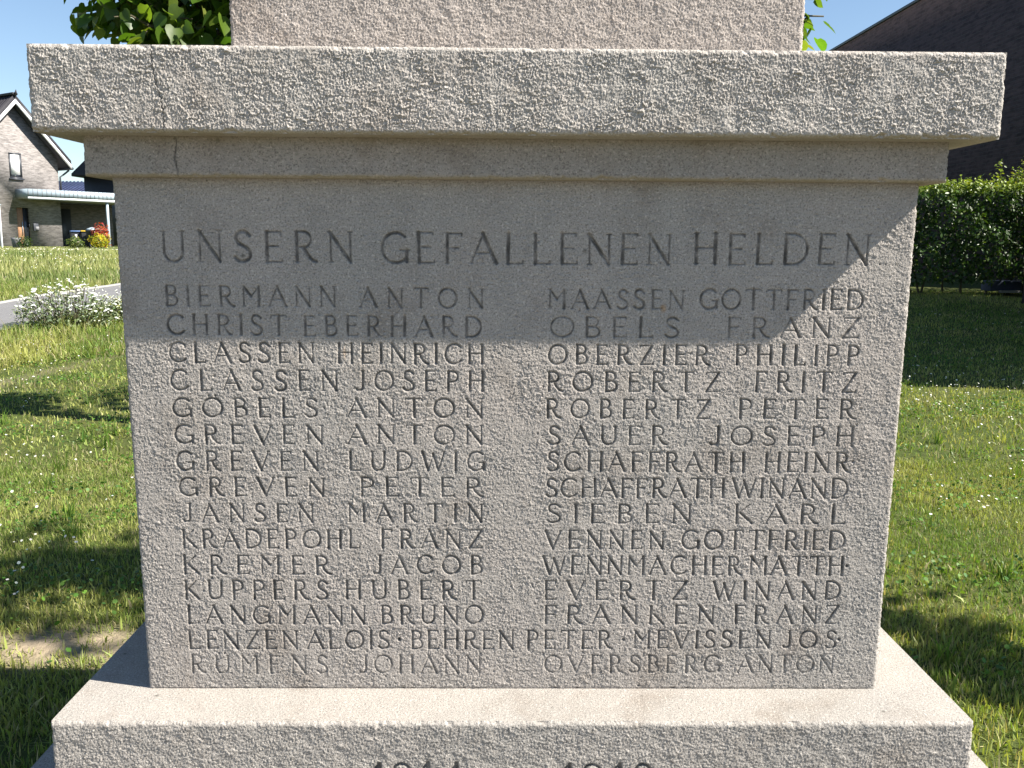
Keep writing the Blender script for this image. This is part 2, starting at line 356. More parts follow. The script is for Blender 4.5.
FONT = {
 'A': (.84, [([(.0, 0), (.42, 1)], N), ([(.40, 1), (.84, 0)], K), ([(.16, .34), (.68, .34)], N), ([(-.07, 0), (.07, 0)], .5), ([(.76, 0), (.91, 0)], .5)]),
 'B': (.60, stem(.08, s=.05)+[([(.08, 1), (.3, 1)]+arc(.3, .765, .22, .235, 90, -90), .8), ([(.08, .53), (.32, .53)]+arc(.32, .265, .27, .265, 90, -90)+[(.08, 0)], .85)]),
 'C': (.80, [(arc(.46, .5, .46, .5, 48, 318, 26), .9), ([(.77, .9), (.77, .76)], .5)]),
 'D': (.82, stem(.08, s=.05)+[([(.08, 1), (.33, 1)]+arc(.33, .5, .48, .5, 90, -90, 20)+[(.08, 0)], .85)]),
 'E': (.58, stem(.08, s=.05)+[([(.08, 1), (.55, 1), (.55, .93)], N), ([(.08, .52), (.46, .52)], N), ([(.08, 0), (.58, 0), (.58, .08)], N)]),
 'F': (.56, stem(.08, s=.06)+[([(.08, 1), (.56, 1), (.56, .92)], N), ([(.08, .52), (.45, .52)], N)]),
 'G': (.86, [(arc(.46, .5, .46, .5, 48, 325, 26), .9), ([(.83, .05), (.83, .42)], K), ([(.60, .42), (.90, .42)], N)]),
 'H': (.80, stem(.08)+stem(.72)+[([(.08, .52), (.72, .52)], N)]),
 'I': (.16, stem(.08)),
 'J': (.46, [([(.38, 1), (.38, .2)]+arc(.2, .2, .18, .2, 0, -150, 9), .95), ([(.28, 1), (.46, 1)], .5)]),
 'K': (.70, stem(.08)+[([(.62, 1), (.10, .46)], N), ([(.22, .56), (.72, 0)], K)]),
 'L': (.58, stem(.08, s=.05)+[([(.08, 0), (.58, 0), (.58, .09)], N)]),
 'M': (.92, stem(.08, N)+stem(.84, K)+[([(.08, 1), (.46, .48)], K), ([(.46, .48), (.84, 1)], N)]),
 'N': (.80, stem(.08, N)+stem(.74, N, bot=False)+[([(.06, 1), (.74, 0)], K)]),
 'O': (.92, [(arc(.46, .5, .46, .5, 0, 360, 36), .9)]),
 'P': (.58, stem(.08, s=.06)+[([(.08, 1), (.3, 1)]+arc(.3, .73, .26, .27, 90, -90)+[(.08, .46)], .8)]),
 'R': (.70, stem(.08, s=.06)+[([(.08, 1), (.3, 1)]+arc(.3, .74, .25, .26, 90, -90)+[(.08, .48)], .8), (smooth([(.30, .48), (.45, .22), (.60, .05), (.74, .0)]), .9)]),
 'S': (.56, [(smooth([(.52, .86), (.40, .97), (.27, 1), (.12, .94), (.06, .78), (.13, .62), (.29, .52), (.45, .41), (.53, .25), (.47, .08), (.30, 0), (.14, .02), (.01, .13)]), .9)]),
 'T': (.78, stem(.39, top=False)+[([(.0, .91), (.02, 1), (.76, 1), (.78, .91)], N)]),
 'U': (.78, [([(.08, 1), (.08, .36)]+arc(.39, .36, .31, .36, 180, 360, 16)+[(.70, 1)], .85), ([(.0, 1), (.16, 1)], .5), ([(.62, 1), (.78, 1)], .5)]),
 'V': (.80, [([(.0, 1), (.41, 0)], K), ([(.40, 0), (.80, 1)], N), ([(-.07, 1), (.08, 1)], .5), ([(.73, 1), (.87, 1)], .5)]),
 'W': (1.14, [([(.0, 1), (.31, 0)], K), ([(.31, 0), (.57, .86)], N), ([(.55, .9), (.84, 0)], K), ([(.84, 0), (1.14, 1)], N), ([(-.07, 1), (.08, 1)], .5)]),
 'Z': (.70, [([(.04, .91), (.05, 1), (.66, 1)], N), ([(.66, 1), (.02, 0)], K), ([(.02, 0), (.70, 0), (.70, .09)], N)]),
 '·': (.12, [([(.06, .50), (.07, .52)], 1.25)]),
 '1': (.30, [([(.2, 0), (.2, 1)], 1.1), ([(.2, 1), (.04, .82)], .8)]),
 '9': (.58, [(arc(.29, .70, .27, .30, 0, 360, 24), .9), (smooth([(.56, .70), (.52, .38), (.36, .12), (.12, .0)]), .9)]),
 '4': (.64, [([(.46, 0), (.46, 1)], 1.1), ([(.46, 1), (.02, .3)], .7), ([(.02, .3), (.64, .3)], .7)]),
 '8': (.58, [(arc(.29, .75, .23, .25, 0, 360, 24), .9), (arc(.29, .26, .27, .26, 0, 360, 24), .9)]),
}
for u, base in (('Ö', 'O'), ('Ü', 'U')):
    w, st = FONT[base]; m_ = w/2
    FONT[u] = (w, st+[([(m_-.16, 1.13), (m_-.15, 1.15)], .9), ([(m_+.15, 1.13), (m_+.16, 1.15)], .9)])

# word, left, right, foot, head in millimetres on the front of the block
WORDS = """UNSERN -496.7 -231.0 638.0 679.4
GEFALLENEN -189.3 215.3 637.7 679.2
HELDEN 247.7 494.2 638.6 680.2
BIERMANN -494.7 -255.7 575.8 603.5
ANTON -221.3 -48.1 575.1 601.9
MAASSEN 44.7 235.8 575.1 601.4
GOTTFRIED 259.6 490.5 575.3 602.9
CHRIST -492.6 -326.5 535.3 563.0
EBERHARD -301.6 -50.8 534.5 562.2
OBELS 48.5 230.1 534.8 562.6
FRANZ 299.6 487.0 535.5 563.3
CLASSEN -492.6 -288.5 495.5 523.4
HEINRICH -254.8 -46.9 495.3 523.2
OBERZIER 45.7 274.4 495.5 522.8
PHILIPP 313.5 489.6 496.0 523.8
CLASSEN -492.5 -255.7 455.2 483.8
JOSEPH -230.7 -46.9 455.9 483.8
ROBERTZ 43.8 292.3 456.4 484.0
FRITZ 342.7 488.3 456.9 485.2
GÖBELS -491.7 -285.9 416.6 443.2
ANTON -242.3 -48.5 417.2 444.0
ROBERTZ 42.9 278.8 417.2 444.0
PETER 321.0 489.5 417.7 445.1
GREVEN -490.9 -279.1 377.4 404.1
ANTON -243.1 -48.5 377.9 404.9
SAUER 47.2 217.2 378.1 405.0
JOSEPH 280.4 490.2 378.0 405.4
GREVEN -490.0 -286.6 337.6 365.5
LUDWIG -242.2 -46.2 338.3 366.1
SCHAFFRATH 46.0 333.8 338.4 366.4
HEINR 362.3 486.6 338.5 366.9
· 489.6 494.0 338.8 367.2
GREVEN -488.3 -278.9 299.5 326.5
PETER -226.6 -49.5 299.9 327.4
SCHAFFRATH 44.3 305.5 299.5 327.1
WINAND 318.0 486.2 299.3 327.9
JANSEN -485.9 -296.0 260.2 287.4
MARTIN -244.9 -48.3 261.0 287.8
SIEBEN 46.3 257.4 260.4 288.2
KARL 322.7 485.1 260.2 288.6
KRADEPOHL -488.6 -228.9 220.7 248.1
FRANZ -197.3 -49.4 221.3 248.9
VENNEN 44.9 219.4 221.0 248.1
GOTTFRIED 246.8 486.9 220.4 248.9
KREMER -489.1 -273.1 180.6 208.3
JACOB -210.5 -48.9 181.2 209.0
WENNMACHER 42.4 335.2 181.3 209.1
MATTH 347.9 488.2 181.1 209.0
· 490.9 496.1 181.3 209.2
KÜPPERS -488.9 -277.8 141.3 169.7
HUBERT -251.1 -50.3 141.8 170.3
EVERTZ 43.3 256.3 142.2 170.3
WINAND 296.2 485.1 142.7 170.1
LANGMANN -487.1 -222.2 103.1 130.9
BRUNO -199.2 -48.0 103.6 131.4
FRANKEN 43.8 297.8 104.1 132.0
FRANZ 329.7 485.6 104.6 132.5
LENZEN -486.5 -324.5 63.5 91.5
ALOIS -310.3 -187.9 63.8 91.8
· -174.4 -169.2 63.9 91.9
BEHREN -155.0 -1.2 64.0 92.1
PETER 18.7 144.9 64.6 92.4
· 161.4 166.7 64.7 92.5
MEVISSEN 179.0 384.3 65.7 92.8
JOS 403.2 484.0 66.0 93.0
· 486.2 490.8 66.0 93.1
RÜMENS -484.9 -280.7 24.8 52.4
JOHANN -233.9 -50.6 25.1 52.8
OVERSBERG 46.2 310.6 26.3 53.2
ANTON 337.1 481.9 26.6 53.6"""
YEARS = """1914 -201.4 -74.5 -110 -63
1918 68.2 195.8 -110 -63"""

def carve(words, x0, z0, step, shape, thick, seed=3, ratio=None):
    """depth map (metres) of V-cut letters"""
    R_ = np.random.default_rng(seed); D = np.zeros(shape)
    for line in words.strip().split('\n'):
        w, a, b_, zb, zt = line.split(); a, b_, zb, zt = (float(q)/1000 for q in (a, b_, zb, zt))
        h = zt-zb; tot = b_-a; ws = [FONT[ch][0]*h for ch in w]
        n = len(w); gap = (tot-sum(ws))/(n-1) if n > 1 else 0; sx = 1.
        gmin = .10*h
        if n > 1 and gap < gmin: sx = (tot-gmin*(n-1))/sum(ws); gap = gmin
        gmax = .62*h
        if n > 1 and gap > gmax: sx = min(1.25, (tot-gmax*(n-1))/sum(ws)); gap = (tot-sum(ws)*sx)/(n-1)
        x = a; faint = .62 if zb < .03 and zb > 0 else 1.
        for ch, wd in zip(w, ws):
            jx, jz, js = R_.normal(0, .012, 3)*h
            sl = R_.normal(0, .012)
            for pts, wt in FONT[ch][1]:
                hw = thick*wt*(h/.0275)**.55*R_.uniform(.9, 1.12)
                q = [(x+jx*.7+px*h*sx+sl*py*h, zb+jz*.6+py*(h+js*.6)) for px, py in pts]
                for (ax, az), (bx, bz) in zip(q[:-1], q[1:]):
                    q0 = 1 if ratio is None else ratio[int(np.clip(((az+bz)/2-z0)/step, 0, shape[0]-1)), 0]
                    i0 = int((min(ax, bx)/q0-hw-x0)/step)-1; i1 = int((max(ax, bx)/q0+hw-x0)/step)+3
                    j0 = int((min(az, bz)-hw-z0)/step); j1 = int((max(az, bz)+hw-z0)/step)+2
                    i0 = max(i0, 0); j0 = max(j0, 0); i1 = min(i1, shape[1]); j1 = min(j1, shape[0])
                    if i1 <= i0 or j1 <= j0: continue
                    X, Z = np.meshgrid(x0+np.arange(i0, i1)*step, z0+np.arange(j0, j1)*step)
                    if ratio is not None: X = X*ratio[j0:j1]
                    dx, dz = bx-ax, bz-az; L = dx*dx+dz*dz+1e-12
                    t = np.clip(((X-ax)*dx+(Z-az)*dz)/L, 0, 1)
                    d = np.hypot(X-ax-t*dx, Z-az-t*dz)
                    D[j0:j1, i0:i1] = np.maximum(D[j0:j1, i0:i1], np.clip(1-d/hw, 0, 1)*hw*1.4*faint)
            x += wd*sx+gap
    wear = np.clip(.86+.16*band(shape, step, .03, seed+90, .6), .45, 1.1)
    return D*wear

# ------------------------------------------------------------------ the monument: blocks with tooled, displaced faces
def band(shape, step, lam, seed, bw=.38, ang=0, stretch=1.):
    """band-limited noise of wavelength lam (m), optionally drawn out along one direction"""
    R_ = np.random.default_rng(seed); a = R_.standard_normal(shape)
    fz = np.fft.fftfreq(shape[0], step)[:, None]; fx = np.fft.rfftfreq(shape[1], step)[None, :]
    c_, s_ = math.cos(ang), math.sin(ang)
    k = np.sqrt(((fx*c_+fz*s_)*stretch)**2+(-fx*s_+fz*c_)**2)
    f = np.exp(-.5*((np.log(np.maximum(k, 1e-6)*lam))/bw)**2)
    o = np.fft.irfft2(np.fft.rfft2(a)*f, s=shape); return o/o.std()

def pecks(shape, step, size, seed, ang=0., stretch=1.):
    """pecked stone: rounded pits of uneven depth meeting in ridges (distance to the nearest jittered point)"""
    R_ = np.random.default_rng(seed); T = 256; jx, jz, w = R_.random((3, T, T))
    X, Z = np.meshgrid(np.arange(shape[1])*step, np.arange(shape[0])*step)
    wx = band(shape, step, size*5, seed+1, .6)*size*.5
    X = X+wx
    c_, s_ = math.cos(ang), math.sin(ang); U = (X*c_+Z*s_)/size/stretch; V = (-X*s_+Z*c_)/size
    iu, iv = np.floor(U).astype(int), np.floor(V).astype(int); best = np.full(shape, 9.); wb = np.zeros(shape)
    for a in (-1, 0, 1):
        for b in (-1, 0, 1):
            p, q = (iu+a) % T, (iv+b) % T
            d = np.hypot(iu+a+jx[p, q]-U, iv+b+jz[p, q]-V); k = d < best
            best = np.where(k, d, best); wb = np.where(k, w[p, q], wb)
    h = np.minimum(best, 1.)**1.6*(.25+wb); return (h-h.mean())/h.std()

def block(name, hb, ht, z0, z1, yf, yb, step, dispf, parent, mat, r=.006, cut=None, extra=None, label=None, seed=1):
    W_ = max(hb, ht); nx = int(2*W_/step)+1; nz = int((z1-z0)/step)+1
    s = np.linspace(-1, 1, nx)[None, :]; z = np.linspace(z0, z1, nz)[:, None]
    hw = hb+(ht-hb)*(z-z0)/(z1-z0)
    X = hw*s; Z = np.repeat(z, nx, 1)
    st = 2*W_/(nx-1)
    H = dispf((nz, nx), st)
    dl = np.minimum(hw-np.abs(X), np.minimum(Z-z0, z1-Z))
    chips = np.clip(band((nz, nx), st, .035, seed+50, .6)-.3, 0, 3)*r*.22+np.clip(band((nz, nx), st, .012, seed+51, .5), 0, 3)*r*.10
    dd = np.clip(dl-chips, 0, None); rr = r*1.0
    E_ = np.where(dd < rr, rr-np.sqrt(np.maximum(rr*rr-(rr-dd)**2, 0)), 0)
    fade = np.clip(dl/(rr*1.2), 0, 1)
    Dp = np.zeros_like(X); at = {}
    if cut is not None:
        Dp = cut(nz, nx, st, -W_, z0, hw/W_)
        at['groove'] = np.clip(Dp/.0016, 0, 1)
    Y = yf+E_-H*fade*(1-.55*np.clip(Dp/.0015, 0, 1))+Dp*fade
    # worn arrises: nudge the outline itself in and out
    wob = band((nz, nx), st, .02, seed+60, .7)*.0006
    ed = np.clip(1-dl/(2*rr), 0, 1)
    X = X-np.sign(X)*np.abs(wob)*ed*(np.abs(X) > hw-3*rr)
    V = np.stack([X, Y, Z], -1)
    if extra: at.update({k: f(X, Z) for k, f in extra.items()})
    vs = [V.reshape(-1, 3)]; ls = [gridfaces(nz, nx)]; n = nz*nx
    def add(G):
        nonlocal n
        a, b_ = G.shape[:2]; vs.append(G.reshape(-1, 3)); ls.append(gridfaces(a, b_)+n); n += a*b_
    ny = 26
    ty = np.concatenate([[0], spaced(.0, 1, ny, .0, .12)[1:]])
    def strip(edge, towards, rows_noise):
        G = np.empty((ny, len(edge), 3))
        for i, t in enumerate(ty):
            G[i] = edge; G[i, :, 1] = edge[:, 1]*(1-t)+yb*t
            if t > 0: G[i] += (towards-edge)*np.array([1, 0, 1])*min(1, t*25)
        return G
    full = lambda ed, x=None, zz=None: np.column_stack([ed[:, 0] if x is None else x, ed[:, 1], ed[:, 2] if zz is None else zz])
    sub = lambda a: a[::max(1, int(.003/step))] if len(a) > 400 else a
    e = V[:, 0]; add(strip(e, full(e, -hw[:, 0]), 0)[:, ::-1])
    e = V[:, -1]; add(strip(e, full(e, hw[:, 0]), 0))
    e = V[-1]; add(strip(e, full(e, hw[-1, 0]*s[0]), 0)[:, ::-1] if False else strip(e, full(e, hw[-1, 0]*s[0]), 0))
    e = V[0]; add(strip(e, full(e, hw[0, 0]*s[0]), 0)[:, ::-1])
    G = np.empty((2, 2, 3)); G[0, 0] = (-hb, yb, z0); G[0, 1] = (hb, yb, z0); G[1, 0] = (-ht, yb, z1); G[1, 1] = (ht, yb, z1); add(G[:, ::-1])
    Vv = np.concatenate(vs); L = np.concatenate(ls)
    A = {}
    for k, a in at.items():
        q = np.zeros(len(Vv)); q[:nz*nx] = a.reshape(-1); A[k] = q
    o = mesh_np(name, Vv, L, np.full(len(L)//4, 4), mat, parent, True, A)
    if label: o['label'] = label
    return o

mon = empty('war_memorial', (0, .5, -.62), 0, 'pale stone war memorial block carved with rows of names, standing on the lawn', 'memorial')
PAR = mon
def inv(o):
    o.location = (0, -.5, .62); return o

def d_die(sh, st):
    a = .7*pecks(sh, st, .0044, 11, rad(60), 1.25)+.6*band(sh, st, .0042, 17, .55, rad(60), 1.25); b_ = band(sh, st, .0085, 12, .6, rad(-50), 1.3)
    c_ = band(sh, st, .06, 13, .7)
    pit = np.clip(band(sh, st, .009, 14, .35)-1.9, 0, 1.5)
    amp = 1+.22*np.clip(band(sh, st, .12, 15, .6), -1.5, 1.5)
    return (.00025*a+.00008*b_+.00011*band(sh, st, .0026, 16, .4))*amp+.00013*c_-.0014*pit
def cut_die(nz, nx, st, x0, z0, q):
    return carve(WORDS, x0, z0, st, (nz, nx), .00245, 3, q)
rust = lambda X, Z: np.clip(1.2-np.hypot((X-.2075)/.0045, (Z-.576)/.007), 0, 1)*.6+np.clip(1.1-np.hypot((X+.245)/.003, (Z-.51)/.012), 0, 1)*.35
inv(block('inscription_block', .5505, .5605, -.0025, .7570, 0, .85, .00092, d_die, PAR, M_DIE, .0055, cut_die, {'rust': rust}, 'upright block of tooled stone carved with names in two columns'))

def d_corn(sh, st):
    a = .7*pecks(sh, st, .0044, 21, rad(70), 1.35)+.6*band(sh, st, .0043, 27, .45, rad(68), 1.5); b_ = band(sh, st, .0030, 22, .5, rad(70), 1.3); c_ = band(sh, st, .05, 23, .7)
    amp = 1+.25*np.clip(band(sh, st, .1, 25, .6), -1.5, 1.5)
    return (.00040*a+.00019*b_+.00010*band(sh, st, .0027, 26, .4))*amp+.00022*c_
def cut_corn(nz, nx, st, x0, z0, q):
    pts = np.array([(-.4712, .913), (-.4700, .897), (-.4690, .88), (-.4655, .863), (-.4612, .848), (-.4592, .833), (-.4585, .818), (-.460, .804)])
    Z = z0+np.arange(nz)*st; xc = np.interp(Z, pts[::-1, 1], pts[::-1, 0])+.0008*np.sin(Z*900)
    X = x0+np.arange(nx)*st
    d = np.abs(X[None, :]-xc[:, None]); hw = .0009+.0005*np.sin(Z*400+1)[:, None]
    return np.clip(1-d/hw, 0, 1)*.0024
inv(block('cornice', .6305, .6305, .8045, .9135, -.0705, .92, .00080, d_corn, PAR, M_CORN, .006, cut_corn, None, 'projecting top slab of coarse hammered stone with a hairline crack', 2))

def d_mould(sh, st):
    return .00010*band(sh, st, .006, 31, .5)+.0002*band(sh, st, .05, 32, .7)-.0006*np.clip(band(sh, st, .008, 34, .35)-2.5, 0, 1.5)
def cut_mould(nz, nx, st, x0, z0, q):
    Z = z0+np.arange(nz)*st; X = x0+np.arange(nx)*st
    d = np.abs(X[None, :]-(-.4605+.0012*np.sin(Z*160))[:, None]); return np.clip(1-d/.0013, 0, 1)*.003
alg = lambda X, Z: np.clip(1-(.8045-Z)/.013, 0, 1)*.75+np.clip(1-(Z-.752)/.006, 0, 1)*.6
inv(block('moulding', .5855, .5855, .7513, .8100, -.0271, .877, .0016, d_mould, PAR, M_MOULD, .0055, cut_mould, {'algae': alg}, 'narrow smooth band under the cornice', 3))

def d_pl(sh, st):
    a = .7*pecks(sh, st, .0050, 41, rad(70), 1.25)+.6*band(sh, st, .0047, 44, .5, rad(60), 1.3); b_ = band(sh, st, .0038, 42, .6, rad(80), 1.2); c_ = band(sh, st, .06, 43, .7)
    return .00029*a+.00018*b_+.00025*c_
def cut_pl(nz, nx, st, x0, z0, q):
    return carve(YEARS, x0, z0, st, (nz, nx), .0026, 9)
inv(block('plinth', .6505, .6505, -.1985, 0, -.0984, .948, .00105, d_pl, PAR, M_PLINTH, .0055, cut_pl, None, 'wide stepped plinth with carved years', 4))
inv(block('base_step', .80, .80, -.75, -.2005, -.25, 1.10, .004, lambda sh, st: .0005*band(sh, st, .012, 51, .5), PAR, M_PLINTH, .006, None, None, None, 5))
def d_sh(sh, st):
    return .00018*pecks(sh, st, .0050, 61, rad(80), 1.4)+.00016*band(sh, st, .0048, 64, .5, rad(70), 1.4)+.00016*band(sh, st, .0038, 62, .45)+.00025*band(sh, st, .05, 63, .7)
inv(block('shaft', .4175, .4215, .914, 1.20, .0990, .751, .0010, d_sh, PAR, M_SHAFT, .005, None, None, 'square upper shaft of lighter hammered stone', 6))
inv(block('shaft', .416, .40, 1.2025, 2.30, .1000, .750, .004, lambda sh, st: .0006*band(sh, st, .012, 71, .5), PAR, M_SHAFT, .005, None, None, None, 7))
g = Geo(); hx, hy, cz_ = .43, .355, .425
g.add([(-hx, cz_-hy, 2.3025), (hx, cz_-hy, 2.3025), (hx, cz_+hy, 2.3025), (-hx, cz_+hy, 2.3025), (-hx, cz_-hy, 2.40), (hx, cz_-hy, 2.40), (hx, cz_+hy, 2.40), (-hx, cz_+hy, 2.40), (0, cz_, 2.62)],
      [(3, 2, 1, 0), (0, 1, 5, 4), (1, 2, 6, 5), (2, 3, 7, 6), (3, 0, 4, 7), (4, 5, 8), (5, 6, 8), (6, 7, 8), (7, 4, 8)])
inv(g.build('capstone', M_SHAFT, PAR, bevel=.006))

# ------------------------------------------------------------------ buildings
# long dark brick building on the right, seen along its shaded side
bd = empty('brick_building', (9, 13.5, zg(9, 20)), 0, 'long dark purple-brown brick building with a flat roof edge rising behind the hedge', 'building')
ZB = 6.02-float(zg(9, 20))
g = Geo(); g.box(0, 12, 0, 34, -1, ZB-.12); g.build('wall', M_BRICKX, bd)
g = Geo(); g.box(-.04, 12.04, -.04, 34.04, ZB-.117, ZB-.05); g.build('roof', M_ANTH, bd, bevel=.01)
# flat-roofed annex, outside the frame on the right; its shadow lies on the lawn
an = empty('flat_roofed_annex', (7.35, 5.45, -.62), 0, 'low flat-roofed brick annex beside the lawn in front of the hedge', 'building')
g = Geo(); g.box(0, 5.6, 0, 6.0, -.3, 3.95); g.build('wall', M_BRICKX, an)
g = Geo(); g.box(-.05, 5.65, -.05, 6.05, 3.953, 4.07); g.build('roof', M_ANTH, an, bevel=.01)
gd = Geo(); gd.box(1.4, 4.2, -.035, -.003, -.0, 2.3); gd = gd.build('garage_door', M_ANTH, an)
g = Geo()
for i in range(1, 5): g.box(1.42, 4.18, -.045, -.036, i*.46-.012, i*.46+.012)
g.build('panel_ribs', M_BLACK, gd)

# gabled brick house, far left
HX, HY, HZ = -25.08, 47.0, .20
ho = empty('brick_house', (HX, HY, HZ), rad(56), 'pale grey brick house with a steep gable, dark tiled roof and white verge boards', 'house')
def zz(z): return z-HZ
SL = 1.11; AP = 7.9
g = Geo()
wa = 2.32
wall = g
wall.prism([(-wa, zz(-.3)), (-.10, zz(-.3)), (-.10, zz(2.33)), (.58, zz(2.33)), (.58, zz(-.3)), (wa, zz(-.3)), (wa, zz(AP-.32-SL*wa)), (0, zz(AP-.32)), (-wa, zz(AP-.32-SL*wa))], .5, .86)
wall.box(-wa, wa, .863, 9.5, zz(-.3), zz(AP-.34-SL*wa))
wall.prism([(-wa, zz(AP-.335-SL*wa)), (wa, zz(AP-.335-SL*wa)), (0, zz(AP-.33))], .863, 9.5)
wall.build('wall', M_BRICK, ho)
rf = Geo()
T_ = .20
for sgn in (-1, 1):
    ev = 2.82
    pts = [(0, zz(AP+.16)), (sgn*ev, zz(AP+.16-SL*ev)), (sgn*ev, zz(AP-.05-T_-SL*ev)), (0, zz(AP-.05-T_))]
    if sgn > 0: pts = pts[::-1]
    rf.prism(pts, .02, 9.8)
roof = rf.build('roof', M_ROOF, ho)
vg = Geo()
for sgn in (-1, 1):
    pts = [(0, zz(AP-.10)), (sgn*2.80, zz(AP-.10-SL*2.80)), (sgn*2.80, zz(AP-.32-SL*2.80)), (0, zz(AP-.32))]
    if sgn > 0: pts = pts[::-1]
    vg.prism(pts, -.03, .017)
vg.build('verge_board', M_WHITE, roof)
rg = Geo(); rg.box(-.14, .14, -.04, 9.85, zz(AP+.1), zz(AP+.23)); rg.build('ridge', M_ROOF, roof, bevel=.03)
fn = Geo(); fn.tube([(0, -.02, zz(AP+.08)), (0, -.1, zz(AP+.2)), (0, -.14, zz(AP+.36))], [.07, .06, .015]); fn.build('finial', M_ROOF, roof)
gt = Geo(); gt.tube([(2.86, .0, zz(AP-.28-SL*2.8)), (2.86, 9.8, zz(AP-.28-SL*2.8))], [.075, .075]); gt.build('gutter', M_ANTH, roof)
tl = Geo()
for sgn in (-1, 1):
    for i in range(1, 34):
        y = .02+i*.29
        tl.add([(0, y-.03, zz(AP+.165)), (sgn*2.82, y-.03, zz(AP+.165-SL*2.82)), (sgn*2.82, y, zz(AP+.20-SL*2.82)), (0, y, zz(AP+.20)), (sgn*2.82, y+.03, zz(AP+.165-SL*2.82)), (0, y+.03, zz(AP+.165))], [(0, 1, 2, 3), (3, 2, 4, 5)])
tl.build('tile_ribs', M_ROOF, roof)
wf = Geo()
for x0, x1, z0, z1 in ((-.30, .34, 5.05, 5.13), (-.30, .34, 3.83, 3.90), (-.30, -.23, 3.903, 5.047), (.24, .34, 3.903, 5.047)): wf.box(x0, x1, .47, .56, zz(z0), zz(z1))
wfo = wf.build('window', M_ANTH, ho)
g = Geo(); g.box(-.228, .238, .485, .495, zz(4.02), zz(5.045)); g.build('roller_blind', M_BLIND, wfo)
g = Geo(); g.box(-.228, .238, .485, .495, zz(3.903), zz(4.017)); g.build('pane', M_GLASS, wfo)
g = Geo(); g.box(-.36, .40, .40, .498, zz(3.75), zz(3.827)); g.build('sill', M_ANTH, wfo)
# entrance: oak door leaf with a dark side light, set back in its reveal
g = Geo(); g.box(-.097, .27, .62, .68, zz(.08), zz(2.327)); do = g.build('door', M_WOOD, ho)
g = Geo(); g.tube([(.20, .585, zz(.9)), (.20, .585, zz(1.6))], [.018, .018], 6); g.build('handle', M_ZINC, do)
g = Geo(); g.box(.273, .577, .64, .67, zz(.08), zz(2.327)); g.build('side_light', M_GLASS, do)
g = Geo(); g.box(-.2, .7, .2, .618, zz(-.2), zz(.077)); g.build('doorstep', M_RENDER, ho)
g = Geo(); g.box(.70, .97, .40, .497, zz(1.13), zz(1.52)); mbx = g.build('mailbox', M_ANTH, ho, bevel=.015)
g = Geo(); g.box(.80, .98, .385, .398, zz(1.16), zz(1.36)); g.build('flap', M_POT, mbx)
g = Geo(); g.box(.50, .53, .47, .497, zz(1.25), zz(1.55)); g.build('doorbell', M_BLACK, ho)
dp = Geo(); dp.tube([(2.86, .35, zz(AP-.36-SL*2.8)), (2.6, .44, zz(AP-.6-SL*2.8)), (2.38, .44, zz(AP-.75-SL*2.8)), (2.38, .44, zz(3.3))], [.05]*4); dp.build('downpipe', M_ANTH, ho)
# canopy running across the front and on over the carport
cn = Geo(); cn.box(-.07, 8.5, -.68, .497, zz(2.78), zz(3.22)); cn.box(2.36, 8.5, .503, 3.9, zz(2.78), zz(3.22)); cno = cn.build('canopy', M_RENDER, ho)
fs = Geo(); fs.box(-.10, 8.52, -.712, -.683, zz(2.87), zz(3.27)); fs.box(-.10, -.073, -.6825, .497, zz(2.87), zz(3.27)); fs.build('fascia', M_ZINC, cno)
for i in range(35):
    x = -.07+i*.245; fr = Geo(); fr.box(x-.010, x+.010, -.73, -.714, zz(2.875), zz(3.265)); fr.build('seam', M_POT, cno)
fd = Geo(); fd.box(-.10, 8.52, -.712, -.683, zz(2.75), zz(2.867)); fd.build('drip_board', M_WHITE, cno)
po = Geo(); po.box(4.36, 4.48, -.6, -.48, zz(-.2), zz(2.778)); po.build('post', M_ZINC, cno)
gw = Geo(); gw.box(2.325, 7.6, 3.9, 4.2, zz(-.3), zz(3.1)); gw.build('garage_wall', M_BRICKD, ho)
g = Geo(); g.box(3.75, 4.85, 3.80, 3.897, zz(-.1), zz(2.45)); gdo = g.build('side_door', M_ANTH, ho)
g = Geo(); g.tube([(4.7, 3.77, zz(.95)), (4.7, 3.77, zz(1.2))], [.02, .02], 6); g.build('handle', M_ZINC, gdo)
# dark annex of another house behind the canopy and a house with glossy blue tiles beyond it
o2 = empty('dark_house', (-26.8, 58, .35), 0, 'low anthracite-clad house with an overhanging dark roof showing above the canopy', 'house')
g = Geo(); g.box(.0, 8, 0, 7, -.4, 4.35); g.build('wall', M_ANTH, o2)
g = Geo(); g.prism([(-.55, 4.30), (8.5, 4.30), (8.5, 4.47), (5.6, 7.2), (2.4, 7.2), (-.55, 4.47)], -.5, 7.5); g.build('roof', M_ROOF, o2)
o3 = empty('tiled_house', (-40, 75, .4), 0, 'distant house with a blue glazed tile roof between the two nearer houses', 'house')
g = Geo(); g.box(0, 12, 0, 8, -.4, 3.9); g.build('wall', M_RENDER, o3)
g = Geo(); g.add([(-.4, -.5, 3.85), (12.4, -.5, 3.85), (12.4, 4, 5.25), (-.4, 4, 5.25), (12.4, 8.5, 3.85), (-.4, 8.5, 3.85)], [(0, 1, 2, 3), (3, 2, 4, 5), (0, 3, 5), (1, 4, 2), (0, 5, 4, 1)]); r3 = g.build('roof', M_BLUETILE, o3)
g = Geo()
for i in range(40): g.tube([(-.3+i*.32, -.5, 3.88), (-.3+i*.32, 4, 5.28)], [.06, .06], 5)
g.build('tile_ribs', M_BLUETILE, r3)

